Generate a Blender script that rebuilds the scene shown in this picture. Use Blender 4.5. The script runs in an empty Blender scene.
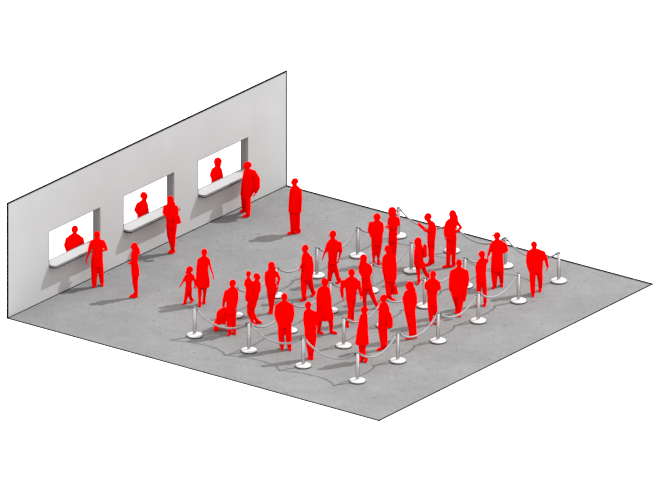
import bpy, bmesh, math, random
from mathutils import Vector, Matrix
random.seed(4)
C = bpy.context.scene.collection
PI = math.pi

# ------------------------------------------------------------------ view geometry
S = 34.39                       # pixels per metre of the parallel view
SE = 0.3642                     # sine of the viewing elevation
CE = math.sqrt(1 - SE * SE)
def gp(sx, sy, z=0.0):          # a place on the ground (metres) from the plan read off the photograph
    return Vector(((sx - 330) / S, -((sy - 250) / S + z * CE) / SE, z))

# ------------------------------------------------------------------ materials
def mat(name, col, rough=0.8, spec=0.2, metal=0.0):
    m = bpy.data.materials.new(name); m.use_nodes = True
    b = m.node_tree.nodes['Principled BSDF']
    b.inputs['Base Color'].default_value = (*col, 1)
    b.inputs['Roughness'].default_value = rough
    b.inputs['Specular IOR Level'].default_value = spec
    b.inputs['Metallic'].default_value = metal
    return m
def noisy(name, c0, c1, scale, rough=0.9, spec=0.1, detail=6, lo=.3, hi=.7):
    m = mat(name, c0, rough, spec); nt = m.node_tree; b = nt.nodes['Principled BSDF']
    tc = nt.nodes.new('ShaderNodeTexCoord'); n = nt.nodes.new('ShaderNodeTexNoise')
    n.inputs['Scale'].default_value = scale; n.inputs['Detail'].default_value = detail
    r = nt.nodes.new('ShaderNodeValToRGB')
    r.color_ramp.elements[0].position = lo; r.color_ramp.elements[0].color = (*c0, 1)
    r.color_ramp.elements[1].position = hi; r.color_ramp.elements[1].color = (*c1, 1)
    nt.links.new(tc.outputs['Object'], n.inputs['Vector'])
    nt.links.new(n.outputs['Fac'], r.inputs['Fac'])
    nt.links.new(r.outputs['Color'], b.inputs['Base Color'])
    return m, nt, tc, r, b
def g(v): return (v, v, v)

FL = 0.118
M_concrete, nt, tc, ramp, bs = noisy('concrete', (FL*.91, FL*.91, FL*.91), (FL*1.1, FL*1.1, FL*1.1), .55, detail=9)
def layer(scale, detail, stops, prev, mode='MULTIPLY', fac=1.0, stretch=None):
    n = nt.nodes.new('ShaderNodeTexNoise'); n.inputs['Scale'].default_value = scale; n.inputs['Detail'].default_value = detail
    if stretch:
        mp = nt.nodes.new('ShaderNodeMapping'); mp.inputs['Scale'].default_value = stretch; mp.inputs['Rotation'].default_value = (0, 0, .45)
        nt.links.new(tc.outputs['Object'], mp.inputs['Vector']); nt.links.new(mp.outputs['Vector'], n.inputs['Vector'])
    else:
        nt.links.new(tc.outputs['Object'], n.inputs['Vector'])
    r = nt.nodes.new('ShaderNodeValToRGB')
    while len(r.color_ramp.elements) < len(stops): r.color_ramp.elements.new(.5)
    for e, (p, c) in zip(r.color_ramp.elements, stops): e.position = p; e.color = (*c, 1)
    mx = nt.nodes.new('ShaderNodeMix'); mx.data_type = 'RGBA'; mx.blend_type = mode; mx.inputs[0].default_value = fac
    nt.links.new(n.outputs['Fac'], r.inputs['Fac'])
    nt.links.new(prev, mx.inputs[6]); nt.links.new(r.outputs['Color'], mx.inputs[7])
    return mx.outputs[2]
o_ = ramp.outputs['Color']
o_ = layer(2.6, 8, [(.3, g(.94)), (.7, g(1.05))], o_)
o_ = layer(11, 5, [(.3, g(.9)), (.7, g(1.09))], o_)
o_ = layer(7.5, 2, [(.27, g(.55)), (.35, g(1))], o_)          # dark pits
o_ = layer(1.1, 3, [(.24, (.93, .85, .74)), (.31, g(1))], o_)       # faint rust stains
nt.links.new(o_, bs.inputs['Base Color'])

M_wall, *_ = noisy('painted_wall', g(.27), g(.288), .8, .9, .1)
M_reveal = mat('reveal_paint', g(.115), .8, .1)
M_shelf = mat('counter_white', g(.215), .6, .2)
M_black = mat('black_edging', g(.004), .9, .0)
M_dark = mat('dark_trim', g(.025), .8, .05)
M_base = mat('white_enamel', g(.34), .45, .3)
M_pole = mat('brushed_grey_post', g(.33), .45, .4)
M_poled = mat('dark_post_trim', g(.02), .7, .1)
M_cap = mat('post_cap_grey', g(.09), .6, .2)
M_rope = mat('pale_rope', g(.18), .85, .1)
M_red, *_ = noisy('red_cloth', (.72, 0, 0), (.70, 0, 0), 4, 1.0, 0.0)
M_rear = mat('rear_floor', g(.6), .9, .1)

# ------------------------------------------------------------------ object helpers
def obj(name, bm, m, parent=None, smooth=False):
    if isinstance(bm, bpy.types.Mesh): me = bm; me.name = name
    else:
        bmesh.ops.recalc_face_normals(bm, faces=bm.faces)
        me = bpy.data.meshes.new(name); bm.to_mesh(me); bm.free()
    me.materials.clear(); me.materials.append(m)
    if smooth: me.polygons.foreach_set('use_smooth', [True] * len(me.polygons))
    o = bpy.data.objects.new(name, me); C.objects.link(o)
    if parent: o.parent = parent
    return o
def tag(o, label, cat, group=None):
    o['label'] = label; o['category'] = cat
    if group: o['group'] = group
    return o
def thing(name, label, cat, loc=(0, 0, 0), rz=0, group=None):
    o = bpy.data.objects.new(name, None); C.objects.link(o)
    o.location = loc; o.rotation_euler = (0, 0, rz); o.empty_display_size = .1
    return tag(o, label, cat, group)
def struct(name, bm, m, parent=None):
    o = obj(name, bm, m, parent)
    if not parent: o['kind'] = 'structure'
    return o
def prism(bm, pts, z0, z1):
    b = [bm.verts.new((p[0], p[1], z0)) for p in pts]; t = [bm.verts.new((p[0], p[1], z1)) for p in pts]
    n = len(pts); bm.faces.new(b[::-1]); bm.faces.new(t)
    for i in range(n): bm.faces.new((b[i], b[(i+1) % n], t[(i+1) % n], t[i]))
def bar(bm, p, q, n, w0, w1, z0, z1):       # a bar along p-q on the ground plan, from offset w0 to w1 along n
    prism(bm, [p + n*w0, q + n*w0, q + n*w1, p + n*w1], z0, z1)
def loft(bm, rings):                         # rings: lists of points, closed and capped
    vs = [[bm.verts.new(p) for p in r] for r in rings]
    n = len(vs[0])
    for a, b in zip(vs, vs[1:]):
        for i in range(n): bm.faces.new((a[i], a[(i+1) % n], b[(i+1) % n], b[i]))
    bm.faces.new(vs[0][::-1]); bm.faces.new(vs[-1])
def ell(c, a, b, n=18, p=2.0):
    out = []
    for i in range(n):
        t = 2*PI*i/n; x, y = math.cos(t), math.sin(t)
        out.append(Vector((c[0] + a*math.copysign(abs(x)**(2/p), x), c[1] + b*math.copysign(abs(y)**(2/p), y), c[2])))
    return out
def lathe(bm, prof, n=24, c=(0, 0)):
    loft(bm, [[Vector((c[0] + r*math.cos(2*PI*i/n), c[1] + r*math.sin(2*PI*i/n), z)) for i in range(n)] for r, z in prof])
def tube(bm, pts, rad, n=10):
    pts = [Vector(p) for p in pts]
    if not hasattr(rad, '__len__'): rad = [rad]*len(pts)
    rings = []; ref = None
    for i, p in enumerate(pts):
        d = (pts[min(i+1, len(pts)-1)] - pts[max(i-1, 0)]).normalized()
        if ref is None: ref = Vector((0, 0, 1)) if abs(d.z) < .9 else Vector((0, 1, 0))
        u = d.cross(ref).normalized(); v = u.cross(d).normalized(); ref = v
        rings.append([p + (u*math.cos(2*PI*k/n) + v*math.sin(2*PI*k/n))*rad[i] for k in range(n)])
    loft(bm, rings)
def ball(bm, c, r, n=12, m=8, f=None):
    rx, ry, rz = r if hasattr(r, '__len__') else (r, r, r)
    c = Vector(c); rings = []
    for j in range(1, m):
        t = PI*j/m
        rings.append([c + Vector((rx*math.sin(t)*math.cos(2*PI*k/n), ry*math.sin(t)*math.sin(2*PI*k/n), rz*math.cos(t))) for k in range(n)])
    if f: rings = [[f(p) for p in r_] for r_ in rings]
    loft(bm, rings)
def limb(bm, pts, rad):                      # tapering limb: cones with round joints
    for (p, r), (q, s) in zip(list(zip(pts, rad)), list(zip(pts, rad))[1:]):
        if (Vector(q) - Vector(p)).length > 1e-4: tube(bm, [p, q], [r, s], 12)
    for p, r in zip(pts, rad): ball(bm, p, r, 12, 8)
def fuse(bm, voxel=.012, smooth=2, floor=False):     # many closed shapes to one continuous skin
    me = bpy.data.meshes.new('skin'); bmesh.ops.recalc_face_normals(bm, faces=bm.faces); bm.to_mesh(me); bm.free()
    o = bpy.data.objects.new('skin', me); C.objects.link(o)
    r = o.modifiers.new('r', 'REMESH'); r.mode = 'VOXEL'; r.voxel_size = voxel
    s = o.modifiers.new('s', 'SMOOTH'); s.factor = .5; s.iterations = smooth
    dg = bpy.context.evaluated_depsgraph_get(); dg.update()
    out = bpy.data.meshes.new_from_object(o.evaluated_get(dg))
    bpy.data.objects.remove(o); bpy.data.meshes.remove(me)
    if floor:
        for v in out.vertices: v.co.z = max(v.co.z, 0.0)
    return out

# ------------------------------------------------------------------ the setting
A, B, D_ = gp(8, 318.2), gp(286.5, 186), gp(379, 420.5)
Cc = gp(652, 284.2)
up = Vector((0, 0, 1))
def flat(v): return Vector((v.x, v.y, 0))
bm = bmesh.new(); prism(bm, [A, D_, Cc, B], -.015, 0); struct('floor', bm, M_concrete)
cen = (A + B + Cc + D_)/4
for k, (p, q) in enumerate(((A, D_), (D_, Cc), (Cc, B))):
    d = (q - p).normalized(); n = Vector((-d.y, d.x, 0))
    if n.dot(cen - p) < 0: n = -n
    bm = bmesh.new(); bar(bm, p - d*.018, q + d*.018, n, *((-.012, .022, -.02, .006) if k < 2 else (-.03, .03, -.02, .02)))
    struct('trim_%d' % (k+1), bm, M_black)

L = (B - A).length; U = (B - A).normalized(); V = Vector((U.y, -U.x, 0))       # U along the wall, V out of its face
if V.dot(Cc - B) < 0: V = -V
H = 3.57; TH = .03
def wp(u, v, z): return A + U*u + V*v + up*z
def wbox(bm, u0, u1, v0, v1, z0, z1):
    prism(bm, [wp(u0, v0, 0), wp(u1, v0, 0), wp(u1, v1, 0), wp(u0, v1, 0)], z0, z1)
def u_at(x): return (x - 8)/(286.5 - 8)*L
WIN = [(u_at(49.2), u_at(99.8)), (u_at(123.8), u_at(173.7)), (u_at(198.2), u_at(247.6))]
Z0, Z1 = 1.055, 2.085
bm = bmesh.new()
us = [0] + [e for w in WIN for e in w] + [L]
for i in range(0, len(us) - 1):
    if i % 2 == 0: wbox(bm, us[i], us[i+1], -TH, 0, 0, H)
    else:
        wbox(bm, us[i], us[i+1], -TH, 0, 0, Z0 - .055); wbox(bm, us[i], us[i+1], -TH, 0, Z1, H)
struct('wall_ticket_side', bm, M_wall)
def wtrim(n, args):
    bm = bmesh.new(); wbox(bm, *args); struct('trim_%d' % n, bm, M_black)
wtrim(4, (-.03, L + .03, -TH - .004, .008, H - .008, H + .03))
wtrim(5, (-.03, .012, -TH - .004, .008, -.02, H))
wtrim(6, (L - .018, L + .022, -TH - .004, .008, 0, H))
bm = bmesh.new(); wbox(bm, .012, L - .018, 0, .012, 0, .022); struct('baseboard_ticket_side', bm, M_black)
DEP = .235
where = ['leftmost ticket window, nearest the viewer', 'middle ticket window', 'rightmost ticket window, nearest the far corner']
for k, (u0, u1) in enumerate(WIN):
    bm = bmesh.new(); t = .02
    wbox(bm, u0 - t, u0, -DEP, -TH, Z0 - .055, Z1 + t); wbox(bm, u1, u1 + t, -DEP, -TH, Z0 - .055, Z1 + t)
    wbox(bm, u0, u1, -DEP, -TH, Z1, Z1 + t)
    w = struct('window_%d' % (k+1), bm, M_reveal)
    bm = bmesh.new(); e = .016
    wbox(bm, u0 - e, u0, -.01, .004, Z0, Z1 + e); wbox(bm, u1, u1 + e, -.01, .004, Z0, Z1 + e)
    wbox(bm, u0, u1, -.01, .004, Z1, Z1 + e)
    wbox(bm, u1 - .012, u1, -DEP - .006, -DEP + .016, Z0, Z1)
    obj('window_frame', bm, M_dark, w)
    # the counter: one board through the opening, chamfered at its front corners
    c0 = wp((u0 + u1)/2, 0, 0); hw = (u1 - u0)/2
    t_ = thing('counter_shelf', 'pale grey counter shelf through the ' + where[k], 'counter', wp((u0+u1)/2, 0, Z0 - .055), math.atan2(U.y, U.x), 'counter shelves of the ticket windows')
    F = .225; ch = .05
    bm = bmesh.new()
    P = [Vector((-hw + .002, DEP - .002, 0)), Vector((hw - .002, DEP - .002, 0)), Vector((hw - .002, -F, 0)), Vector((-hw + .002 + ch, -F, 0)), Vector((-hw + .002, -F + ch*1.6, 0))]
    prism(bm, P, .005, .055)
    obj('shelf_board', bm, M_shelf, t_)
    bm = bmesh.new()
    for i in range(1, 5):
        p, q = P[i], P[(i+1) % 5]
        if i == 4: q = Vector((-hw + .002, 0, 0))
        if i == 1: p = Vector((hw - .002, 0, 0))
        d = (q - p).normalized(); n = Vector((d.y, -d.x, 0))
        if n.dot(-(p+q)/2 + Vector((0, .1, 0))) > 0: n = -n
        bar(bm, p, q, n, -.004, .012, -.022, .012); bar(bm, p, q, n, -.004, .003, .043, .057)
    obj('edge_strip', bm, M_dark, t_)
    bm = bmesh.new(); prism(bm, [Vector((-hw + .01, DEP - .02, 0)), Vector((hw - .01, DEP - .02, 0)), Vector((hw - .01, DEP - .002, 0)), Vector((-hw + .01, DEP - .002, 0))], .055, .061)
    obj('back_strip', bm, M_dark, t_)
bm = bmesh.new(); wbox(bm, WIN[0][0] + .2, WIN[2][1], -1.15, -.25, -.05, 0); struct('floor_rear', bm, M_rear)

# ------------------------------------------------------------------ rope barrier
ZR = .865
def make_stanchion():
    t = thing('rope_stanchion', '', 'stanchion')
    bm = bmesh.new(); lathe(bm, [(.20, .018), (.222, .022), (.228, .034), (.224, .056), (.203, .066), (.06, .075)], 36)
    b = obj('base', bm, M_base, t, True)
    bm = bmesh.new(); lathe(bm, [(.222, 0), (.238, .004), (.238, .024), (.222, .034)], 36); obj('foot_ring', bm, M_poled, b)
    bm = bmesh.new(); lathe(bm, [(.042, .07), (.042, .90)], 20)
    p = obj('pole', bm, M_pole, t, True)
    for a in (-90 - 84, -90 + 84, 90):
        a = math.radians(a + (84 if a != 90 else 0) - (84 if a != 90 else 0))
        bm = bmesh.new(); c = (.041*math.cos(a), .041*math.sin(a)); lathe(bm, [(.0085, .075), (.0085, .895)], 8, c)
        obj('pole_seam', bm, M_poled, p)
    bm = bmesh.new(); lathe(bm, [(.05, .07), (.062, .075), (.062, .09), (.05, .1)], 20); obj('collar', bm, M_pole, t, True)
    bm = bmesh.new(); lathe(bm, [(.045, .895), (.051, .90), (.051, .915), (.042, .925), (.01, .93)], 20); obj('cap', bm, M_cap, t, True)
    return t
def dup(root, loc):
    r = root.copy(); C.objects.link(r); r.location = loc
    for ch in list(root.children):
        c = ch.copy(); C.objects.link(c); c.parent = r
        for gch in list(ch.children):
            d = gch.copy(); C.objects.link(d); d.parent = c
    return r
ordn = ['first', 'second', 'third', 'fourth', 'fifth', 'last']
rows = ['row nearest the ticket wall', 'second row from the ticket wall', 'third row from the ticket wall', 'outermost row, farthest from the ticket wall']
c00, c30, c05, c35 = (194.6, 336.2), (357.6, 381.7), (398.4, 236.7), (558.8, 281.8)
def spot(i, j):                 # i across the rows, j along them from the near end
    a, b = i/3, j/5
    x = (1-a)*(1-b)*c00[0] + a*(1-b)*c30[0] + (1-a)*b*c05[0] + a*b*c35[0]
    y = (1-a)*(1-b)*c00[1] + a*(1-b)*c30[1] + (1-a)*b*c05[1] + a*b*c35[1]
    return gp(x, y)
proto = make_stanchion(); first = True
for i in range(4):
    for j in range(6):
        s = proto if first else dup(proto, spot(i, j))
        s.location = spot(i, j); first = False
        lab = 'grey post on white base, ' + ordn[j] + ' from near end, row nearest ticket wall'
        if i == 3: lab = 'grey post on white base, ' + ordn[j] + ' from near end, row farthest from wall'
        if i in (1, 2): lab = 'grey post on round white base, ' + ordn[j] + ' from near end, ' + ('second' if i == 1 else 'third') + ' row from wall'
        tag(s, lab, 'stanchion', 'rope barrier stanchions')
def rope(i0, j0, i1, j1, label):
    p, q = spot(i0, j0), spot(i1, j1); d = (q - p).normalized()
    p = p + d*.073; q = q - d*.073; sag = .345; N = 22
    pts = []
    for k in range(N + 1):
        s = k/N; x = 2*s - 1
        z = ZR - sag*(math.cosh(1.25) - math.cosh(1.25*x))/(math.cosh(1.25) - 1)
        pts.append(p.lerp(q, s) + up*z)
    t = thing('barrier_rope', label, 'rope', p, 0, 'barrier ropes')
    bm = bmesh.new(); tube(bm, [v - p for v in pts], .027, 10); obj('rope', bm, M_rope, t, True)
    for e, s in ((pts[0], 1), (pts[-1], -1)):
        bm = bmesh.new(); tube(bm, [e - p - d*s*.018, e - p + d*s*.035 - up*.025], [.022, .033], 10); obj('rope_hook', bm, M_poled, t, True)
hole = ['nearest', 'second', 'third', 'fourth', 'farthest']
rn = ['row beside the ticket wall', 'second row from the ticket wall', 'third row from the ticket wall', 'outermost right-hand row']
for i, js in ((0, range(1, 5)), (1, range(0, 4)), (2, range(1, 5)), (3, range(0, 4))):
    for j in js:
        rope(i, j, i, j+1, 'sagging pale rope between ' + ordn[j] + ' and ' + ordn[j+1] + ' posts of ' + rn[i])
sp = ['between the rows one and two', 'between the rows two and three', 'between the rows three and four']
for i in range(3):
    rope(i, 0, i+1, 0, 'sagging pale rope closing the near left end, ' + ['leftmost', 'middle', 'rightmost'][i] + ' of three')
    rope(i, 5, i+1, 5, 'sagging pale rope closing the far back end, ' + ['leftmost', 'middle', 'rightmost'][i] + ' of three')

# ------------------------------------------------------------------ people
class Fig:
    """Reads a traced pose into metres. k = tracing scale, o = its origin, yref = traced height of the ground line."""
    def __init__(s, o, yref, k=7.8125, x0=None):
        s.o, s.k, s.yr = o, k, yref
        s.Y = gp(0, o[1] + yref/k).y
        s.m = 1/(k*S)
        s.base = Vector(((o[0] + (x0 or 190)/k - 330)/S, s.Y, 0))
    doff = 0.0
    def p(s, x, y, d=0.0):
        d += s.doff
        X = (s.o[0] + x/s.k - 330)/S
        z = ((s.yr - y)/s.k + d*SE*S)/(CE*S)
        return Vector((X, s.Y - d, z)) - s.base
    def dfoot(s, y): return (y - s.yr)/s.k/(SE*S)

def hand(bm_skin, bm_fin, w, dirv, palm_n, sc=1.0, curl=.5):
    dirv = dirv.normalized(); side = dirv.cross(palm_n)
    if side.length < .1: side = dirv.cross(Vector((1, 0, .2)))
    side.normalize(); n = side.cross(dirv).normalized()
    def ring(t, a, b): return [w + dirv*t*sc + (side*math.cos(2*PI*k/12)*a + n*math.sin(2*PI*k/12)*b)*sc for k in range(12)]
    loft(bm_skin, [ring(-.02, .024, .02), ring(.02, .032, .018), ring(.06, .040, .017), ring(.09, .039, .013)])
    for q, (off, ln) in enumerate(((-.029, .062), (-.010, .075), (.010, .07), (.029, .055))):
        p = w + (dirv*.078 + side*off)*sc; a = curl*.5; pts = [p]
        for f in (.45, .32, .26):
            p = p + (dirv*math.cos(a) + n*math.sin(a) + side*off*2)*ln*f*sc; pts.append(p); a += curl*.75
        tube(bm_fin, pts, [.0088*sc, .0085*sc, .0078*sc, .0055*sc], 8)
    p = w + (dirv*.02 - side*.027)*sc; pts = [p]
    for dv, l in (((dirv*.6 - side*.75 + n*.25), .035), ((dirv*.9 - side*.35 + n*.35), .03), ((dirv + n*.4), .022)):
        p = p + dv.normalized()*l*sc; pts.append(p)
    tube(bm_fin, pts, [.0115*sc, .0105*sc, .009*sc, .006*sc], 8)

def person(label, o, head, torso, arms, legs, feet, phi=0, hair='short', top='jacket', hem=None, sleeve=1.0,
           bottom='trousers', skirt=None, hairlen=None, k=7.8125, yref=None, thick=1.0, sc=1.0, hands=None, name='person', cat='person', held=False, cap=None, doff=0.0):
    feet = [(f[0], f[1] + 5, f[2], f[3] + 6) + tuple(f[4:]) for f in feet]
    ys = [y for f in feet for y in (f[1], f[3])]
    if yref is None: yref = sum(ys)/len(ys)
    x0 = sum(f[0] for f in feet)/len(feet) if feet else head[0]
    F = Fig(o, yref, k, x0); F.doff = doff; m = F.m
    t = thing(name, label, cat, F.base if not held else (F.base + up*0), 0, 'people standing in the ticket hall')
    sn = abs(math.sin(math.radians(phi)))
    SH = .013
    # ---- torso rings
    wide = (.105 + .06*sn)*thick*sc
    T = []
    for i, (y, xl, xr) in enumerate(torso):
        a = (xr - xl)/2*m
        b = (.058*sc if i == 0 else (.085*sc + .075*sn*sc if i == 1 else wide))
        b = min(b, max(a*1.6, .07*sc))
        T.append((F.p((xl + xr)/2, y), a, b))
    def rings(sel, grow, p=2.25):
        grow += .007; return [ell(c, max(a + grow, .02), max(b + grow, .02), 20, p) for c, a, b in sel]
    hx, ht, hb, hw = head
    hc = F.p(hx, (ht + hb)/2); ha, hcz = hw/2*m, (hb - ht)/2/F.k/(CE*S)
    hcz = max(hcz - .004, .05); hb_ = max(min(.098*sc, ha*1.25), ha*.85)
    f = Vector((-math.sin(math.radians(phi)), -math.cos(math.radians(phi)), 0))
    side = Vector((f.y, -f.x, 0))
    skin = bmesh.new(); fin = bmesh.new()
    def shape(p):
        q = p - hc; zz = q.z/hcz
        tp = 1.0 if zz > -.1 else 1.0 - .30*(min(-zz - .1, .9)/.9)
        jaw = f*(.012*sc if zz < -.3 else 0)
        return hc + Vector((q.x*tp, q.y*tp, q.z)) + jaw
    ball(skin, hc, (ha*1.0, hb_, hcz + .004), 20, 14, shape)
    def hs(fw, sd, z):     # a place on the head's surface
        dirv = f*math.cos(sd)*1 + side*math.sin(sd)
        rr = 1/math.sqrt((dirv.x/ha)**2 + (dirv.y/hb_)**2)
        return hc + dirv*rr*math.sqrt(max(0, 1 - (z)**2))*fw + up*z*hcz
    ball(skin, hs(1.04, 0, -.12), .014*sc, 8, 6); ball(skin, hs(.99, 0, .06), .011*sc, 8, 6)      # nose
    for sg in (-1, 1):
        ball(skin, hs(1.02, sg*1.57, -.05), (.012*sc, .012*sc, .030*sc), 8, 6)                        # ears
        ball(fin, hs(.99, sg*.38, .05), .0105*sc, 8, 6)                                             # eyes
        tube(fin, [hs(1.0, sg*.2, .17), hs(1.01, sg*.45, .21), hs(1.0, sg*.65, .16)], .005*sc, 6)    # brows
    tube(fin, [hs(1.0, -.28, -.43), hs(1.03, 0, -.41), hs(1.0, .28, -.43)], [.004, .007, .004], 6)
    tube(fin, [hs(1.0, -.24, -.49), hs(1.03, 0, -.5), hs(1.0, .24, -.49)], [.004, .008, .004], 6)
    nb = T[0][0].copy(); nb.z -= .05*sc
    limb(skin, [hc - up*hcz*.45 - f*.01, nb], [.064*sc, .080*sc])
    loft(skin, rings(T, -SH - .007))
    garment = bmesh.new(); low = bmesh.new()
    # ---- arms
    for ai, arm in enumerate(arms):
        P = [F.p(a[0], a[1], a[3] if len(a) > 3 else 0) for a in arm]; R = [a[2]*m + .004 for a in arm]
        P = [T[min(1, len(T)-1)][0].lerp(P[0], .75) - up*.02] + P; R = [R[0]*.9] + R
        limb(skin, P, [max(r - .010*sc, .022*sc) for r in R])
        hd = P[-1] - P[-2]
        if hands and hands[ai]: hd = F.p(*hands[ai]) - P[-1]
        inward = (Vector((T[2 if len(T) > 2 else 0][0].x, P[-1].y, P[-1].z)) - P[-1]); inward += f*.05
        hand(skin, fin, P[-1], hd, inward.normalized() if inward.length > .01 else f, sc*1.12, .45)
        tot = sum((P[i+1] - P[i]).length for i in range(1, len(P)-1)); go = sleeve*tot; SP = [P[0], P[1]]; SR = [R[0], R[1]]
        for i in range(1, len(P)-1):
            l = (P[i+1] - P[i]).length
            if go <= 0: break
            s_ = min(1, go/l); SP.append(P[i].lerp(P[i+1], s_)); SR.append(R[i]*(1-s_) + R[i+1]*s_); go -= l
        if sleeve > 0: limb(garment, SP, SR)
    # ---- upper garment
    if hem is None: hem = torso[-1][0]
    sel = [T[i] for i in range(len(T)) if torso[i][0] <= hem + .1]
    loft(garment, rings(sel, 0))
    # ---- legs
    for li, leg in enumerate(legs):
        fo = feet[li] if li < len(feet) else None
        df = F.dfoot((fo[1] + fo[3])/2) if fo else 0
        n = len(leg); P = []; R = []
        for i, a in enumerate(leg):
            dd = a[3] if len(a) > 3 else df*(i/(n - 1) if n > 1 else 1)
            P.append(F.p(a[0], a[1], dd)); R.append(a[2]*m + .006)
        P0 = P[0].copy(); P0.z += .06*sc
        P = [P0] + P; R = [R[0]] + R
        bare = bottom in ('skirt', 'dress', 'bare')
        shoe = bmesh.new()
        if fo:
            lift = fo[4] if len(fo) > 4 else 0
            hl = F.p(fo[0], fo[1], F.dfoot(fo[1])); tl = F.p(fo[2], fo[3], F.dfoot(fo[3]))
            hl.z = tl.z = lift
            dv = tl - hl; ln = dv.length; dv = dv.normalized() if ln > .01 else f
            ln = min(max(ln + .02, .20*sc), .31*sc); mid = (hl + tl)/2; hl = mid - dv*ln/2; tl = mid + dv*ln/2
            h1 = hl + dv*.035*sc
            ank = h1 + dv*.012 + up*.085*sc
            P.append(ank); R.append(min(max(R[-1], .055*sc), .068*sc) if not bare else .042*sc)
            fp = [h1 + up*.036*sc, hl.lerp(tl, .5) + up*.04*sc, hl.lerp(tl, .72) + up*.032*sc, tl - dv*.03*sc + up*.026*sc]
            limb(shoe, fp, [.043*sc, .050*sc, .050*sc, .038*sc]); limb(shoe, [h1 + up*.04*sc, ank], [.046*sc, .052*sc])
            bx_ = [h1 + up*.03*sc, hl.lerp(tl, .6) + up*.03*sc, tl - dv*.035*sc + up*.026*sc]
            limb(skin, bx_, [.028*sc, .03*sc, .022*sc])
            obj('shoe', fuse(shoe, .011, 2, lift == 0), M_red, t, True)
        if bare: limb(skin, P, R)
        else:
            limb(skin, P, [max(r - .012, .03*sc) for r in R])
            if bottom == 'shorts':
                q = len(P)//2; limb(low, P[:q+1], [r for r in R[:q+1]])
            else: limb(low, P, R)
    hip = [T[i] for i in range(len(T)) if torso[i][0] >= hem - 70]
    if len(hip) < 2: hip = T[-2:]
    if bottom in ('trousers', 'shorts'): loft(low, rings(hip, -.006))
    if skirt:
        SK = []
        for (y, xl, xr) in skirt:
            a = (xr - xl)/2*m; SK.append((F.p((xl+xr)/2, y), a, min(max(a*.85, .12*sc), .19*sc)))
        loft(low, rings(SK, .004, 2.0))
    # ---- meshes
    body = fuse(skin, .0125*max(sc, .75), 2)
    bm = bmesh.new(); bm.from_mesh(body); bpy.data.meshes.remove(body)
    fme = bpy.data.meshes.new('f'); bmesh.ops.recalc_face_normals(fin, faces=fin.faces); fin.to_mesh(fme); fin.free(); bm.from_mesh(fme); bpy.data.meshes.remove(fme)
    if not held:
        for v in bm.verts: v.co.z = max(v.co.z, .002)
    obj('body', bm, M_red, t, True)
    obj(top, fuse(garment, .014, 2), M_red, t, True)
    if bottom not in ('bare', 'dress') and len(low.verts): obj(bottom, fuse(low, .014, 2), M_red, t, True)
    else: low.free()
    # ---- hair
    hm = bmesh.new(); back = -f*.02*sc
    ball(hm, hc + back + up*hcz*.10, (ha*1.07, hb_*1.07, hcz*.96), 20, 14, lambda p: p if p.z > hc.z - hcz*.25 else Vector((hc.x + back.x + (p.x - hc.x - back.x)*.8, hc.y + back.y + (p.y - hc.y - back.y)*.8, max(p.z, hc.z - hcz*.45))))
    if hairlen:
        P = [hc - f*hb_*.35] + [F.p(x, y) - f*.055*sc for x, y, r in hairlen]
        limb(hm, P, [ha*.85] + [r*m*1.15 for x, y, r in hairlen])
    if hair == 'bun': ball(hm, hc - f*(ha*1.0) - up*.01, .035*sc, 10, 8)
    obj('hair' if hair != 'hood' else 'hood', fuse(hm, .011, 3), M_red, t, True)
    if cap:
        cm = bmesh.new()
        ball(cm, hc + up*hcz*.35, (ha*1.03, hb_*1.03, hcz*.72), 18, 12, lambda p: Vector((p.x, p.y, max(p.z, hc.z + hcz*.25))))
        tip = hc + f*(ha + cap) + up*hcz*.28
        loft(cm, [[hc + f*ha*.6 + up*(hcz*.32 + dz) + side*w for w, dz in ((-.07, 0), (.07, 0), (.07, .012), (-.07, .012))],
                  [tip + up*dz + side*w for w, dz in ((-.045, -.012), (.045, -.012), (.045, 0), (-.045, 0))]])
        obj('cap', fuse(cm, .009, 1), M_red, t, True)
    return t, F

def bag(name, label, cat, F, poly, d, th, strap=None, sr=.010):
    """A bag from its outline with its own depth, edges rounded; strap = path of its handle."""
    cx = sum(p[0] for p in poly)/len(poly); cy = max(p[1] for p in poly)
    base = F.p(cx, cy, d); base_w = base + F.base
    t = thing(name, label, cat, base_w)
    bm = bmesh.new(); pts = [F.p(x, y, d) - base for x, y in poly]
    ce = sum(pts, Vector())/len(pts)
    rg = []
    for y, s in ((-1, .86), (-.75, .97), (0, 1), (.75, .97), (1, .86)):
        rg.append([ce + Vector(((p.x - ce.x)*s, y*th/2, (p.z - ce.z)*s)) for p in pts])
    loft(bm, rg); obj('bag_body', fuse(bm, .01, 3), M_red, t, True)
    if strap:
        for sy in (-.25, .25):
            bm = bmesh.new(); tube(bm, [F.p(x, y, d) - base + Vector((0, sy*th, 0)) for x, y in strap], sr, 8); obj('strap', bm, M_red, t, True)
    return t

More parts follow.
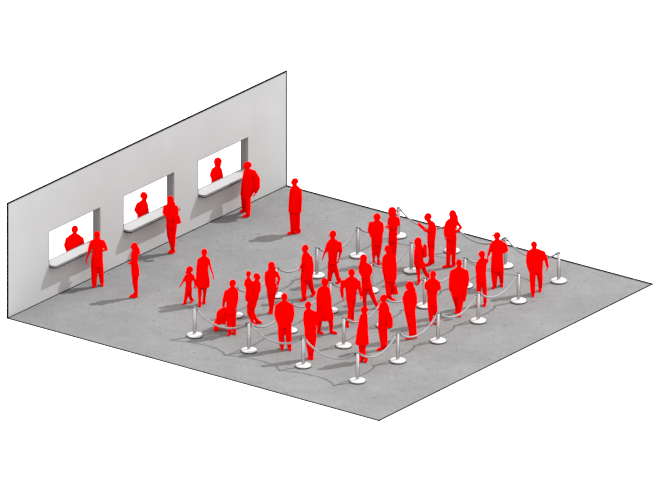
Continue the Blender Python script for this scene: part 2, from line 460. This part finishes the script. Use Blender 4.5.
# ---- three clerks behind the counters, standing on the floor behind the wall
def clerk(label, o, head, torso, phi, top, arms, hair='short', depth=.55, hairlen=None):
    k = 6.667
    x = head[0]; sx = o[0] + x/k
    # foot point: DEPTH behind the wall's face, straight below the head
    ux = (sx - 8)/(286.5 - 8); u = ux*L
    pt = A + U*u - V*depth
    for _ in range(6):
        pt = A + U*u - V*depth; u += ((sx - 330)/S - pt.x)/U.x
    yy = 250 - S*pt.y*SE; yref = (yy - o[1])*k
    ty = torso[-1][0]; cx = (torso[-1][1] + torso[-1][2])/2
    hipy = yref - (yref - head[1])*.50
    tors = torso + [(hipy, cx - 42, cx + 42)]
    legs = [[(cx - 20, hipy, 21), (cx - 21, (hipy + yref)/2, 16), (cx - 21, yref - 28, 11)], [(cx + 20, hipy, 21), (cx + 21, (hipy + yref)/2, 16), (cx + 21, yref - 28, 11)]]
    feet = [(cx - 21, yref - 9, cx - 24, yref + 11), (cx + 21, yref - 9, cx + 24, yref + 11)]
    return person(label, o, head, tors, arms, legs, feet, phi, hair, top, hipy, 1.0, k=k, yref=yref, hairlen=hairlen)
clerk('broad-shouldered clerk in red behind the leftmost ticket window', (40, 200), (231, 172, 228, 44),
      [(226, 213, 250), (240, 190, 272), (262, 182, 284), (300, 186, 280), (340, 188, 280)], 20, 'shirt',
      [[(183, 262, 13), (171, 300, 12), (182, 340, 10, .1)], [(278, 258, 13), (287, 295, 12), (280, 335, 10, .1)]])
clerk('clerk in red turned sideways behind the middle ticket window', (115, 165), (195, 180, 238, 46),
      [(236, 180, 208), (250, 160, 214), (270, 150, 218), (300, 148, 220), (335, 155, 224)], -65, 'shirt',
      [[(155, 262, 13, .12), (139, 300, 12, .14), (160, 335, 9, .16)], [(208, 262, 12, -.1), (215, 300, 11, -.1), (220, 330, 9, -.05)]])
clerk('slim curly-haired clerk in red behind the rightmost ticket window', (190, 130), (184, 185, 245, 52),
      [(243, 168, 200), (256, 152, 208), (280, 150, 212), (310, 150, 212), (345, 152, 214)], 25, 'blouse',
      [[(153, 266, 11), (141, 300, 10), (152, 335, 8, .1)], [(205, 268, 10), (212, 300, 9), (216, 330, 8, .08)]], hairlen=[(180, 236, 20)])

# ---- people at the windows and crossing the open floor
person('person in red at the leftmost window, one arm hanging, elbow of the other bent', (70, 228), (212, 25, 78, 46),
       [(80, 200, 224), (94, 180, 246), (112, 170, 256), (140, 174, 256), (170, 177, 256), (200, 175, 254), (230, 168, 256), (262, 164, 258), (300, 163, 260)],
       [[(172, 110, 16), (156, 155, 14), (143, 205, 11), (130, 248, 8)], [(256, 110, 17), (284, 166, 14), (260, 178, 10, .12)]],
       [[(189, 300, 25), (190, 370, 23), (190, 435, 19)], [(236, 300, 24), (244, 370, 20), (249, 425, 15)]],
       [(196, 449, 181, 464), (250, 436, 252, 454)], 200, top='shirt', hem=250, sleeve=.45, hands=[(124, 285, 0), (238, 176, .14)])
person('slim long-haired person in a red skirt, arms folded, on open floor near the left window', (110, 238), (188, 38, 98, 46),
       [(98, 178, 208), (112, 168, 214), (130, 165, 220), (155, 164, 220), (180, 168, 216), (205, 168, 216), (225, 168, 220)],
       [[(206, 125, 13, .12), (196, 168, 12, .14), (178, 181, 9, .13)], [(190, 125, 12, -.11), (180, 168, 11, -.12), (172, 178, 9, -.08)]],
       [[(186, 270, 18), (193, 350, 17), (200, 395, 14), (203, 440, 10)], [(206, 270, 18), (203, 350, 15), (206, 395, 12), (208, 440, 10)]],
       [(200, 453, 156, 457), (212, 458, 166, 464)], 80, top='blouse', hem=205, bottom='skirt', skirt=[(200, 168, 217), (225, 167, 222), (255, 168, 227), (298, 172, 227)], hairlen=[(196, 98, 21), (205, 118, 15)])
_, F = person('long-haired person in red at the middle window with a bag on the right shoulder', (145, 193), (195, 22, 85, 48),
       [(88, 178, 216), (102, 160, 240), (125, 156, 246), (150, 158, 246), (180, 162, 250), (210, 164, 254), (240, 166, 250), (265, 168, 248)],
       [[(158, 112, 15), (149, 152, 13), (168, 182, 10, .12)], [(244, 110, 13), (252, 150, 11), (240, 185, 10, .12)]],
       [[(190, 260, 24), (193, 330, 21), (207, 400, 15), (213, 440, 10)], [(226, 260, 24), (222, 330, 19), (222, 400, 15), (220, 440, 10)]],
       [(218, 455, 187, 466), (230, 461, 198, 473)], 130, top='jacket', hem=215, hairlen=[(195, 85, 27), (197, 98, 24)])
bag('shoulder_bag', 'red shoulder bag on the arm of the person at the middle window', 'bag', F, [(253, 178), (268, 176), (285, 232), (250, 243), (246, 215)], .25, .12, [(262, 182), (254, 140), (247, 108)])
person('stooping person in a loose red jacket at the rightmost window', (225, 158), (172, 30, 92, 60),
       [(88, 158, 200), (102, 150, 222), (125, 142, 240), (160, 140, 250), (200, 136, 250), (240, 130, 245), (270, 126, 225), (305, 124, 202)],
       [[(222, 112, 20, .12), (252, 165, 22, .15), (252, 228, 21, .15), (240, 265, 13, .14)], [(156, 115, 14, -.12), (142, 200, 13, -.12), (130, 285, 10, -.08)]],
       [[(152, 300, 27, -.08), (152, 350, 24), (150, 400, 17)], [(174, 300, 27, .05), (178, 370, 23), (180, 435, 18)]],
       [(160, 416, 120, 420), (190, 452, 138, 460)], 85, top='jacket', hem=240, hands=[(228, 300, .15), None], yref=445)
person('person in a long red coat alone by the far corner of the hall', (270, 175), (191, 26, 84, 52),
       [(84, 174, 212), (98, 167, 228), (118, 162, 240), (160, 158, 244), (200, 154, 244), (250, 148, 244), (286, 143, 247)],
       [[(167, 118, 13, -.15), (160, 180, 12, -.17), (154, 255, 10, -.12)], [(234, 116, 14, .15), (238, 190, 13, .18), (236, 258, 11, .14)]],
       [[(176, 275, 26), (178, 360, 22), (178, 432, 17)], [(212, 275, 25), (214, 360, 21), (217, 430, 16)]],
       [(190, 454, 136, 460), (230, 446, 204, 455)], 75, top='coat')
person('small child in red with a ponytail holding the hand of an adult', (170, 246), (152, 160, 213, 52),
       [(212, 140, 162), (222, 128, 180), (245, 123, 182), (285, 122, 170), (320, 121, 170), (350, 121, 170)],
       [[(128, 232, 11), (105, 272, 9), (83, 308, 7)], [(178, 232, 11), (191, 268, 9), (196, 305, 7.5)]],
       [[(136, 340, 17), (128, 390, 15), (117, 438, 11)], [(156, 340, 16), (156, 385, 14), (164, 415, 11)]],
       [(126, 448, 98, 454), (178, 426, 160, 442)], 60, top='shirt', hem=290, sleeve=.5, sc=.7, hands=[(72, 322, 0), (188, 330, 0)], hairlen=[(128, 200, 10), (116, 212, 7)])
person('bare-legged adult in a short red dress holding the hand of a small child', (170, 246), (267, 25, 82, 44),
       [(84, 253, 281), (96, 226, 304), (112, 216, 306), (145, 218, 300), (180, 219, 297), (215, 216, 300), (255, 210, 307), (290, 205, 310), (320, 207, 307)],
       [[(221, 110, 11), (213, 175, 10), (209, 240, 9), (202, 295, 8)], [(303, 110, 12), (315, 165, 10), (335, 222, 8)]],
       [[(234, 310, 19), (233, 380, 14), (232, 435, 9)], [(274, 310, 19), (271, 365, 13), (267, 415, 9)]],
       [(233, 452, 233, 474), (266, 428, 267, 450)], 10, top='dress', sleeve=0, bottom='dress', hands=[(196, 325, 0), (352, 272, 0)])
_, F = person('adult in red pushing a pushchair behind the front rope', (205, 276), (214, 30, 90, 48),
       [(90, 200, 230), (106, 176, 250), (130, 168, 254), (165, 166, 250), (205, 168, 245), (245, 167, 244), (285, 165, 242)],
       [[(166, 125, 15), (151, 180, 13), (143, 230, 10, -.12)], [(248, 122, 13), (250, 180, 12), (240, 235, 10, .12)]],
       [[(186, 290, 24), (192, 370, 22), (192, 430, 16)], [(222, 290, 22), (226, 370, 17), (229, 420, 13)]],
       [(195, 446, 185, 466), (228, 434, 235, 456)], 60, top='coat', hem=250, hands=[(140, 265, -.16), None])
# the pushchair
pb = F.p(141, 446, -.41) ; pw = F.base + Vector((pb.x, pb.y, 0))
pc = thing('pushchair', 'red pushchair beside its adult, just behind the front left rope', 'pushchair', (pw.x, pw.y, 0))
def q(x, y, z): return Vector((x, y, z))
bm = bmesh.new()
for sy in (-.17, .17):
    tube(bm, [q(-.20, sy, .10), q(.0, sy, .32), q(.06, sy, .62), q(.0, sy, .76)], .014, 8)
    tube(bm, [q(.20, sy, .09), q(.02, sy, .30), q(-.10, sy, .40)], .013, 8)
    tube(bm, [q(-.20, sy, .10), q(.20, sy, .09)], .009, 8)
tube(bm, [q(-.20, -.2, .09), q(-.20, .2, .09)], .011, 8); tube(bm, [q(.20, -.2, .09), q(.20, .2, .09)], .011, 8)
obj('frame', bm, M_red, pc, True)
bm = bmesh.new(); tube(bm, [q(.0, -.18, .76), q(.0, .18, .76)], .018, 10); obj('handle', bm, M_red, pc, True)
bm = bmesh.new()
loft(bm, [[q(x + dx, y, z) for dx, y in ((-.03, -.16), (.03, -.16), (.03, .16), (-.03, .16))] for x, z in ((.12, .62), (.06, .40), (.02, .26))])
loft(bm, [[q(x, y, z + dz) for y, dz in ((-.16, 0), (.16, 0), (.16, .05), (-.16, .05))] for x, z in ((.08, .25), (-.16, .26), (-.24, .2))])
loft(bm, [[q(x, y, z + dz) for y, dz in ((-.15, 0), (.15, 0), (.15, .03), (-.15, .03))] for x, z in ((-.20, .22), (-.23, .12))])
for sy in (-.165, .165):
    loft(bm, [[q(x, sy + dy, z) for x, z in ((-.2, .22), (.08, .22), (.14, .6), (.02, .56), (-.2, .40))] for dy in (-.012, .012)])
obj('seat', fuse(bm, .012, 2), M_red, pc, True)
bm = bmesh.new()
ring = []
for a in range(0, 9):
    th = math.radians(-20 + a*20)
    ring.append(ell((0, 0, 0), 0.001, .001, 4))
bmesh.ops.create_uvsphere(bm, u_segments=20, v_segments=12, radius=1)
for v in bm.verts: v.co = Vector((.07 + v.co.x*.27, v.co.y*.19, .44 + max(v.co.z, -.5)*.24))
obj('canopy', bm, M_red, pc, True)
for sx_, sy in ((-.20, -.2), (-.20, .2), (.20, -.2), (.20, .2)):
    wm = bmesh.new()
    loft(wm, [[q(sx_ + r_*math.cos(2*PI*i/20), sy + dy, .09 + r_*math.sin(2*PI*i/20)) for i in range(20)] for r_, dy in ((.055, -.018), (.085, -.016), (.09, 0), (.085, .016), (.055, .018))])
    wo = obj('wheel', wm, M_red, pc, True)
    wm = bmesh.new(); tube(wm, [q(sx_, sy - .026, .09), q(sx_, sy + .026, .09)], .02, 10); obj('hub', wm, M_red, wo, True)

# ---- people inside the rope lanes, from the near left
_, F9 = person('adult in red carrying a small child on one arm, near the front rope', (230, 267), (212, 50, 108, 48),
       [(108, 194, 226), (122, 170, 234), (150, 158, 234), (190, 152, 230), (225, 145, 226), (255, 138, 218), (285, 138, 210), (310, 138, 206)],
       [[(228, 135, 14), (228, 185, 13), (195, 215, 11, .14)], [(172, 132, 14), (148, 180, 12), (142, 225, 10, .12)]],
       [[(168, 310, 29), (168, 355, 24), (192, 395, 16), (212, 425, 11)], [(160, 310, 28), (154, 355, 22), (168, 400, 14), (174, 430, 10)]],
       [(205, 432, 246, 436), (176, 452, 214, 462)], -70, top='coat', hem=255)
person('little child in red held on the arm of an adult, head above the adult shoulder', (230, 267), (143, 30, 84, 38),
       [(84, 134, 156), (95, 124, 162), (125, 120, 168), (160, 122, 172), (195, 124, 172)],
       [[(160, 108, 10, -.02), (175, 128, 8, .03), (188, 140, 7, .08)], [(124, 108, 10, .1), (118, 140, 9, .12), (130, 165, 7, .16)]],
       [[(136, 200, 13, .14), (128, 232, 11, .18), (132, 262, 9, .16)], [(156, 200, 13, .16), (160, 230, 11, .2), (158, 262, 9, .18)]],
       [], 150, top='shirt', hem=160, sleeve=.6, sc=.62, held=True, yref=450, doff=.22)
person('person in red with shoulder-length hair, left of the near lane, one elbow out', (250, 258), (166, 32, 92, 52),
       [(92, 148, 186), (105, 130, 206), (125, 126, 206), (160, 130, 200), (190, 132, 198), (220, 132, 204), (250, 132, 212), (275, 134, 204)],
       [[(130, 118, 14), (126, 165, 13), (130, 212, 10)], [(207, 118, 14), (229, 163, 11), (216, 205, 10, .06)]],
       [[(158, 270, 26), (163, 335, 21), (164, 385, 14), (161, 420, 10)], [(178, 270, 25), (174, 335, 18), (170, 385, 14), (166, 420, 10)]],
       [(160, 418, 154, 436), (170, 416, 166, 434)], 20, top='jacket', hem=250, hands=[None, (218, 240, .06)], hairlen=[(166, 90, 27), (160, 103, 20)])
person('short-haired person in a red jacket walking left at the start of the second lane', (285, 242), (155, 22, 86, 46),
       [(86, 145, 178), (100, 136, 194), (125, 130, 206), (165, 128, 214), (205, 126, 218), (245, 123, 219), (290, 123, 213)],
       [[(152, 120, 14, .13), (138, 170, 12, .17), (122, 198, 9, .15)], [(200, 122, 14, -.12), (212, 185, 13, -.13), (213, 245, 10, -.1)]],
       [[(148, 285, 27), (148, 360, 24), (148, 425, 17)], [(188, 285, 27), (203, 345, 20), (221, 400, 13)]],
       [(164, 450, 120, 460), (232, 404, 209, 426)], 75, top='jacket', hem=230)
person('person in red short sleeves striding left between two rope rows', (308, 228), (192, 22, 88, 52),
       [(88, 174, 212), (102, 158, 232), (125, 154, 244), (155, 154, 242), (190, 156, 232), (235, 158, 226), (275, 160, 220)],
       [[(160, 122, 15), (141, 172, 12), (122, 215, 9)], [(247, 122, 17), (256, 178, 14), (243, 236, 9)]],
       [[(180, 285, 26), (176, 335, 21), (168, 395, 17)], [(203, 285, 23), (222, 345, 18), (238, 405, 14)]],
       [(172, 420, 142, 430), (252, 416, 224, 434)], 35, top='shirt', hem=270, sleeve=.55, hands=[(107, 252, 0), (234, 284, 0)])
person('broad person in a boxy red jacket behind the middle of the front rope', (260, 290), (189, 28, 92, 50),
       [(90, 170, 210), (104, 144, 236), (122, 134, 246), (160, 134, 246), (200, 134, 244), (240, 135, 246), (270, 138, 245), (292, 140, 244)],
       [[(136, 130, 19), (128, 185, 17), (136, 240, 13)], [(245, 130, 19), (253, 185, 17), (246, 240, 13)]],
       [[(165, 285, 26), (166, 360, 24), (170, 425, 19)], [(219, 285, 26), (224, 360, 24), (228, 430, 18)]],
       [(172, 446, 175, 468), (227, 452, 238, 472)], 10, top='jacket', hem=262)
person('slim person in red with elbows out, behind the right part of the front rope', (285, 300), (180, 15, 74, 48),
       [(74, 166, 202), (90, 150, 232), (110, 148, 242), (150, 152, 240), (190, 153, 236), (230, 152, 240), (270, 155, 245), (305, 160, 243)],
       [[(156, 105, 12), (152, 155, 11), (157, 205, 9)], [(240, 102, 13), (254, 140, 11), (247, 195, 9, .06)]],
       [[(184, 305, 25), (183, 365, 16), (191, 420, 11)], [(222, 305, 24), (219, 365, 16), (211, 420, 11)]],
       [(193, 444, 184, 462), (208, 446, 212, 465)], 10, top='shirt', hem=275)
person('person in a red knee-length coat stepping right, legs apart', (300, 275), (196, 26, 92, 50),
       [(90, 172, 216), (104, 148, 228), (130, 134, 234), (180, 132, 238), (230, 130, 244), (280, 130, 254), (320, 128, 262), (348, 130, 262)],
       [[(152, 118, 16, .12), (140, 180, 15, .16), (142, 240, 12, .14)], [(222, 120, 15, -.12), (230, 180, 14, -.14), (235, 245, 12, -.1)]],
       [[(154, 340, 20), (152, 390, 17), (149, 428, 12)], [(236, 340, 20), (244, 390, 17), (244, 428, 12)]],
       [(136, 450, 180, 458), (234, 450, 288, 457)], -75, top='coat')
person('person in red seen from behind, arms hanging, mid-step beside the third rope row', (325, 266), (208, 22, 88, 52),
       [(88, 184, 234), (102, 160, 254), (122, 152, 262), (150, 154, 260), (185, 160, 250), (225, 164, 245), (262, 168, 243)],
       [[(142, 128, 19), (129, 185, 15), (137, 240, 11)], [(263, 128, 16), (272, 185, 13), (281, 228, 10)]],
       [[(192, 265, 26), (198, 340, 18), (190, 395, 15), (176, 435, 12)], [(218, 265, 25), (211, 340, 18), (214, 395, 14)]],
       [(170, 452, 180, 478), (212, 420, 226, 440)], 180, top='jacket', hem=235, hands=[(142, 278, 0), (284, 262, 0)])
person('long-haired person in red with legs apart, behind the rope of the third row', (343, 251), (158, 26, 92, 54),
       [(92, 140, 186), (106, 130, 206), (130, 130, 214), (160, 136, 212), (195, 142, 210), (230, 144, 217), (262, 146, 222), (290, 147, 222)],
       [[(136, 118, 14), (134, 160, 13), (152, 198, 10, .12)], [(208, 118, 14), (220, 155, 12), (204, 195, 10, .12)]],
       [[(168, 285, 22), (168, 360, 17), (169, 420, 12)], [(204, 285, 22), (231, 355, 18), (260, 420, 13)]],
       [(176, 440, 158, 452), (272, 434, 272, 456)], 150, top='jacket', hem=215, hairlen=[(150, 92, 27), (142, 125, 19)])
person('person in a flared red coat and cap by the front right corner post', (340, 302), (189, 37, 95, 50),
       [(92, 174, 212), (106, 158, 213), (135, 150, 215), (180, 142, 216), (230, 132, 218), (280, 126, 222), (328, 120, 225)],
       [[(165, 122, 13, .12), (156, 185, 12, .16), (154, 238, 10, .14)], [(200, 122, 13, -.12), (208, 185, 12, -.13), (206, 240, 10, -.1)]],
       [[(165, 320, 21), (166, 380, 18), (165, 432, 13)], [(184, 320, 20), (186, 380, 15), (192, 432, 11)]],
       [(178, 452, 156, 464), (208, 456, 196, 472)], 60, top='coat', cap=.03)
_, F = person('person in red with a large bag on the hip near the outermost rope row', (362, 291), (166, 30, 90, 52),
       [(90, 150, 188), (104, 138, 200), (130, 132, 212), (170, 132, 216), (210, 130, 214), (250, 127, 208), (290, 124, 198)],
       [[(150, 115, 14, .13), (140, 170, 13, .17), (140, 220, 10, .16)], [(192, 118, 14, -.12), (206, 170, 13, -.14), (208, 225, 10, -.1)]],
       [[(150, 290, 27), (158, 360, 23), (164, 415, 17)], [(176, 290, 22), (180, 360, 20), (182, 415, 15)]],
       [(168, 452, 117, 462), (188, 440, 150, 452)], 80, top='jacket', hem=270)
bag('shoulder_bag', 'large red bag on the hip of the person at the outermost rope row', 'bag', F, [(208, 160), (228, 178), (242, 225), (241, 280), (200, 290), (196, 220)], .25, .15, [(212, 170), (200, 130), (182, 104)])
person('person in a hooded red jacket facing left behind the outermost rope', (385, 279), (190, 20, 92, 60),
       [(92, 164, 224), (108, 150, 242), (140, 148, 246), (180, 146, 244), (215, 148, 240), (250, 152, 237), (272, 156, 236)],
       [[(165, 112, 16, .12), (147, 152, 13, .15), (156, 200, 11, .14)], [(232, 118, 16, -.1), (238, 180, 14, -.12), (225, 235, 12, -.05)]],
       [[(186, 268, 29), (198, 345, 25), (207, 420, 19)], [(212, 268, 25), (222, 345, 22), (230, 420, 17)]],
       [(212, 462, 160, 468), (246, 454, 198, 464)], 75, hair='hood', top='jacket', hem=262, hairlen=[(192, 90, 30)], hands=[(136, 160, .16), None])
person('person in red with folded arms standing behind the outermost rope', (408, 268), (195, 25, 84, 46),
       [(84, 174, 212), (98, 154, 230), (118, 146, 240), (150, 146, 238), (185, 148, 230), (215, 150, 226), (250, 152, 226), (285, 155, 224)],
       [[(146, 118, 15), (139, 155, 12), (172, 168, 10, .15)], [(236, 116, 15), (246, 160, 13), (212, 176, 11, .15)]],
       [[(174, 280, 23), (178, 350, 20), (181, 408, 14)], [(206, 280, 22), (214, 340, 18), (224, 395, 13)]],
       [(184, 426, 178, 448), (226, 418, 226, 440)], 30, top='shirt', hem=215)
_, F = person('person in a red coat carrying a case low in one hand, middle lane', (365, 241), (182, 35, 104, 50),
       [(102, 166, 206), (116, 146, 228), (145, 138, 238), (190, 135, 240), (240, 138, 240), (280, 146, 240), (310, 152, 238)],
       [[(152, 130, 15), (144, 190, 14), (150, 250, 11)], [(228, 132, 15), (236, 200, 13), (238, 270, 11), (236, 300, 9)]],
       [[(176, 300, 25), (180, 360, 22), (184, 420, 18)], [(212, 300, 25), (204, 360, 20), (198, 410, 16)]],
       [(186, 456, 240, 468), (176, 436, 206, 446)], -70, top='coat', hands=[None, (234, 330, 0)])
bag('carry_case', 'red case hanging from the hand of the person in the middle lane', 'case', F, [(220, 350), (246, 346), (262, 414), (214, 420)], 0, .12, [(224, 350), (228, 328), (242, 326), (245, 348)])
person('stout round-shouldered person in red shorts near the back rows, beside a slim curly-haired one', (352, 206), (195, 60, 120, 54),
       [(116, 176, 220), (130, 154, 232), (155, 142, 240), (195, 138, 242), (230, 142, 241), (262, 150, 239), (300, 153, 236)],
       [[(150, 140, 19), (138, 190, 17), (150, 238, 12, .06)], [(230, 142, 16), (236, 190, 14), (230, 236, 11, .06)]],
       [[(173, 298, 22), (172, 350, 18), (170, 400, 12), (169, 435, 9)], [(211, 298, 23), (208, 350, 18), (205, 400, 12), (206, 430, 9)]],
       [(172, 446, 166, 464), (205, 440, 212, 458)], 10, top='shirt', hem=250, sleeve=.6, bottom='shorts')
person('slim person in red with a round mop of curls at the back row', (372, 204), (156, 25, 92, 62),
       [(90, 142, 178), (106, 132, 196), (130, 128, 204), (165, 130, 200), (200, 131, 197), (240, 129, 197), (290, 130, 194)],
       [[(136, 116, 12), (128, 152, 10), (142, 176, 8, .15)], [(200, 116, 14), (211, 160, 11), (186, 176, 9, .14)]],
       [[(147, 290, 20), (152, 390, 17), (155, 430, 12)], [(178, 290, 20), (174, 390, 16), (171, 430, 12)]],
       [(156, 436, 150, 450), (172, 438, 174, 452)], 15, top='shirt', hem=215, hairlen=[(157, 84, 28)], sleeve=.6, hands=[(122, 178, .16), None])
_, F = person('long-haired person in red wearing a rucksack, legs apart, centre of the lanes', (396, 235), (168, 20, 88, 52),
       [(88, 152, 196), (102, 150, 210), (130, 148, 212), (165, 146, 212), (195, 142, 213), (225, 138, 222), (248, 150, 224)],
       [[(154, 114, 12, .12), (149, 160, 10, .15), (148, 200, 9, .14)], [(186, 114, 12, -.12), (184, 160, 10, -.15), (178, 200, 9, -.14)]],
       [[(170, 245, 20), (176, 300, 14), (178, 350, 9)], [(210, 245, 20), (228, 290, 14), (244, 325, 10)]],
       [(180, 366, 174, 388), (250, 322, 250, 344)], 70, top='jacket', hem=240, hairlen=[(162, 88, 26), (158, 125, 18)])
bag('rucksack', 'red rucksack on the back of the long-haired person in centre lanes', 'rucksack', F, [(211, 82), (230, 77), (243, 95), (243, 150), (234, 172), (211, 168)], .0, .26, [(210, 92), (196, 100), (196, 130), (208, 160)])
_, F = person('person in red reading a paper held out in front, back of the lanes', (404, 208), (184, 40, 106, 54),
       [(104, 186, 224), (120, 190, 240), (145, 190, 250), (185, 186, 250), (220, 182, 246), (250, 183, 242), (275, 184, 238)],
       [[(228, 130, 15, .12), (196, 182, 13, .15), (160, 172, 9, .13)], [(220, 130, 14, -.12), (190, 184, 12, -.12), (158, 172, 9, -.06)]],
       [[(204, 268, 22), (207, 340, 18), (211, 400, 15)], [(220, 268, 22), (220, 340, 18), (222, 400, 14)]],
       [(212, 440, 166, 448), (234, 426, 192, 436)], 80, top='jacket', hem=262, hands=[(138, 152, .1), (136, 152, -.06)])
tb = F.base + F.p(150, 175, .02)
pp = thing('reading_paper', 'red folded paper held up by the reading person at the back', 'paper', tb)
bm = bmesh.new(); a = F.p(106, 128, .02) + F.base - tb; b = F.p(158, 170, .02) + F.base - tb; dn = (b - a).normalized(); nn = Vector((dn.z, 0, -dn.x))
for hh in (0, .012):
    loft(bm, [[e + Vector((0, yy, 0)) + nn*(hh + s_ - .035) for yy, s_ in ((-.13, 0), (.13, 0), (.13, .008), (-.13, .008))] for e in (a, b)])
obj('page', bm, M_red, pp)
person('long-haired person in red at the back rope, one hand on the hip', (428, 208), (190, 18, 82, 54),
       [(82, 170, 210), (96, 152, 226), (120, 140, 230), (150, 140, 222), (180, 140, 216), (210, 142, 218), (240, 145, 222)],
       [[(150, 112, 14), (136, 162, 13), (134, 208, 11, .05)], [(224, 108, 13), (258, 152, 10), (228, 184, 9)]],
       [[(166, 238, 24), (160, 330, 18), (158, 415, 16)], [(201, 238, 22), (203, 330, 17), (199, 415, 15)]],
       [(166, 456, 114, 464), (208, 450, 174, 460)], 40, top='jacket', hem=215, hairlen=[(192, 78, 30), (200, 104, 24)])
_, F = person('person in a wide red jacket walking away with a bag, right part of lanes', (434, 257), (195, 18, 84, 44),
       [(82, 176, 214), (96, 152, 242), (115, 140, 254), (150, 136, 256), (200, 134, 256), (240, 132, 258), (280, 134, 254), (312, 140, 246)],
       [[(142, 118, 18), (130, 185, 15), (126, 245, 11)], [(252, 116, 17), (262, 165, 14), (260, 222, 11)]],
       [[(166, 305, 28), (177, 360, 20), (184, 405, 15)], [(213, 305, 28), (206, 365, 21), (199, 425, 15)]],
       [(180, 420, 172, 440), (198, 446, 200, 468)], 180, top='jacket', hem=312, hands=[(126, 282, 0), (255, 258, 0)])
bag('shoulder_bag', 'red bag hanging at the right hip of the person walking away', 'bag', F, [(236, 262), (260, 262), (256, 290), (246, 346), (222, 346), (230, 300)], .2, .12, [(242, 270), (252, 262), (256, 266)])
person('youngster in red reaching up to the hand of an adult in a peaked cap', (456, 247), (203, 28, 92, 50),
       [(90, 186, 232), (104, 174, 240), (135, 164, 240), (170, 158, 236), (205, 156, 234), (245, 155, 238), (268, 156, 240)],
       [[(172, 122, 12), (160, 165, 11), (164, 205, 9, .08)], [(236, 118, 12), (244, 112, 10, .02), (248, 102, 8, .02)]],
       [[(178, 262, 21), (178, 340, 17), (172, 415, 13)], [(217, 262, 21), (225, 340, 17), (227, 415, 13)]],
       [(174, 444, 164, 464), (228, 442, 221, 464)], 190, top='shirt', hem=235, hands=[None, (250, 78, .02)], sc=.9)
person('adult in red with a peaked cap, holding the hand of a youngster', (474, 230), (179, 18, 80, 48),
       [(80, 162, 200), (94, 138, 228), (112, 136, 240), (145, 140, 234), (190, 140, 224), (235, 134, 228), (280, 131, 232), (315, 131, 233)],
       [[(138, 118, 14), (123, 160, 11), (112, 198, 8)], [(238, 116, 17), (256, 156, 13), (236, 176, 10, .12)]],
       [[(158, 315, 27), (160, 375, 24), (162, 425, 17)], [(208, 315, 25), (213, 375, 18), (215, 410, 14)]],
       [(164, 440, 146, 458), (215, 422, 218, 443)], 75, top='jacket', hem=250, hands=[(104, 218, 0), (215, 178, .14)], cap=.06)
person('person in red walking away alone beside the far right corner post', (512, 238), (172, 25, 86, 48),
       [(84, 152, 200), (98, 132, 234), (120, 128, 244), (160, 128, 244), (200, 130, 242), (235, 133, 240), (265, 136, 239)],
       [[(132, 118, 17), (122, 175, 14), (128, 230, 10)], [(244, 116, 17), (266, 170, 14), (277, 220, 11)]],
       [[(161, 262, 26), (161, 340, 22), (163, 415, 18)], [(212, 262, 26), (220, 325, 20), (221, 375, 15)]],
       [(165, 436, 163, 458), (222, 398, 216, 420)], 185, top='jacket', hem=235, hands=[None, (276, 256, 0)])

# ------------------------------------------------------------------ light, sky, camera
sun = bpy.data.lights.new('sun', 'SUN'); sun.energy = 6.2; sun.angle = math.radians(.6)
so = bpy.data.objects.new('sun', sun); C.objects.link(so)
so.rotation_euler = Vector((.755, .35, 1)).to_track_quat('Z', 'Y').to_euler(); so.location = (10, 5, 14)
w = bpy.data.worlds.new('world'); bpy.context.scene.world = w; w.use_nodes = True
bg = w.node_tree.nodes['Background']; bg.inputs[0].default_value = (1, 1, 1, 1); bg.inputs[1].default_value = 2.2
cam = bpy.data.cameras.new('camera'); co = bpy.data.objects.new('camera', cam); C.objects.link(co)
cam.type = 'ORTHO'; cam.ortho_scale = 660/S; cam.clip_end = 200
co.location = Vector((0, -CE, SE))*45; co.rotation_euler = (PI/2 - math.asin(SE), 0, 0)
sc = bpy.context.scene; sc.camera = co
sc.view_settings.view_transform = 'Standard'; sc.view_settings.look = 'None'
sc.view_settings.exposure = 0; sc.view_settings.gamma = 1; sc.view_settings.use_curve_mapping = False
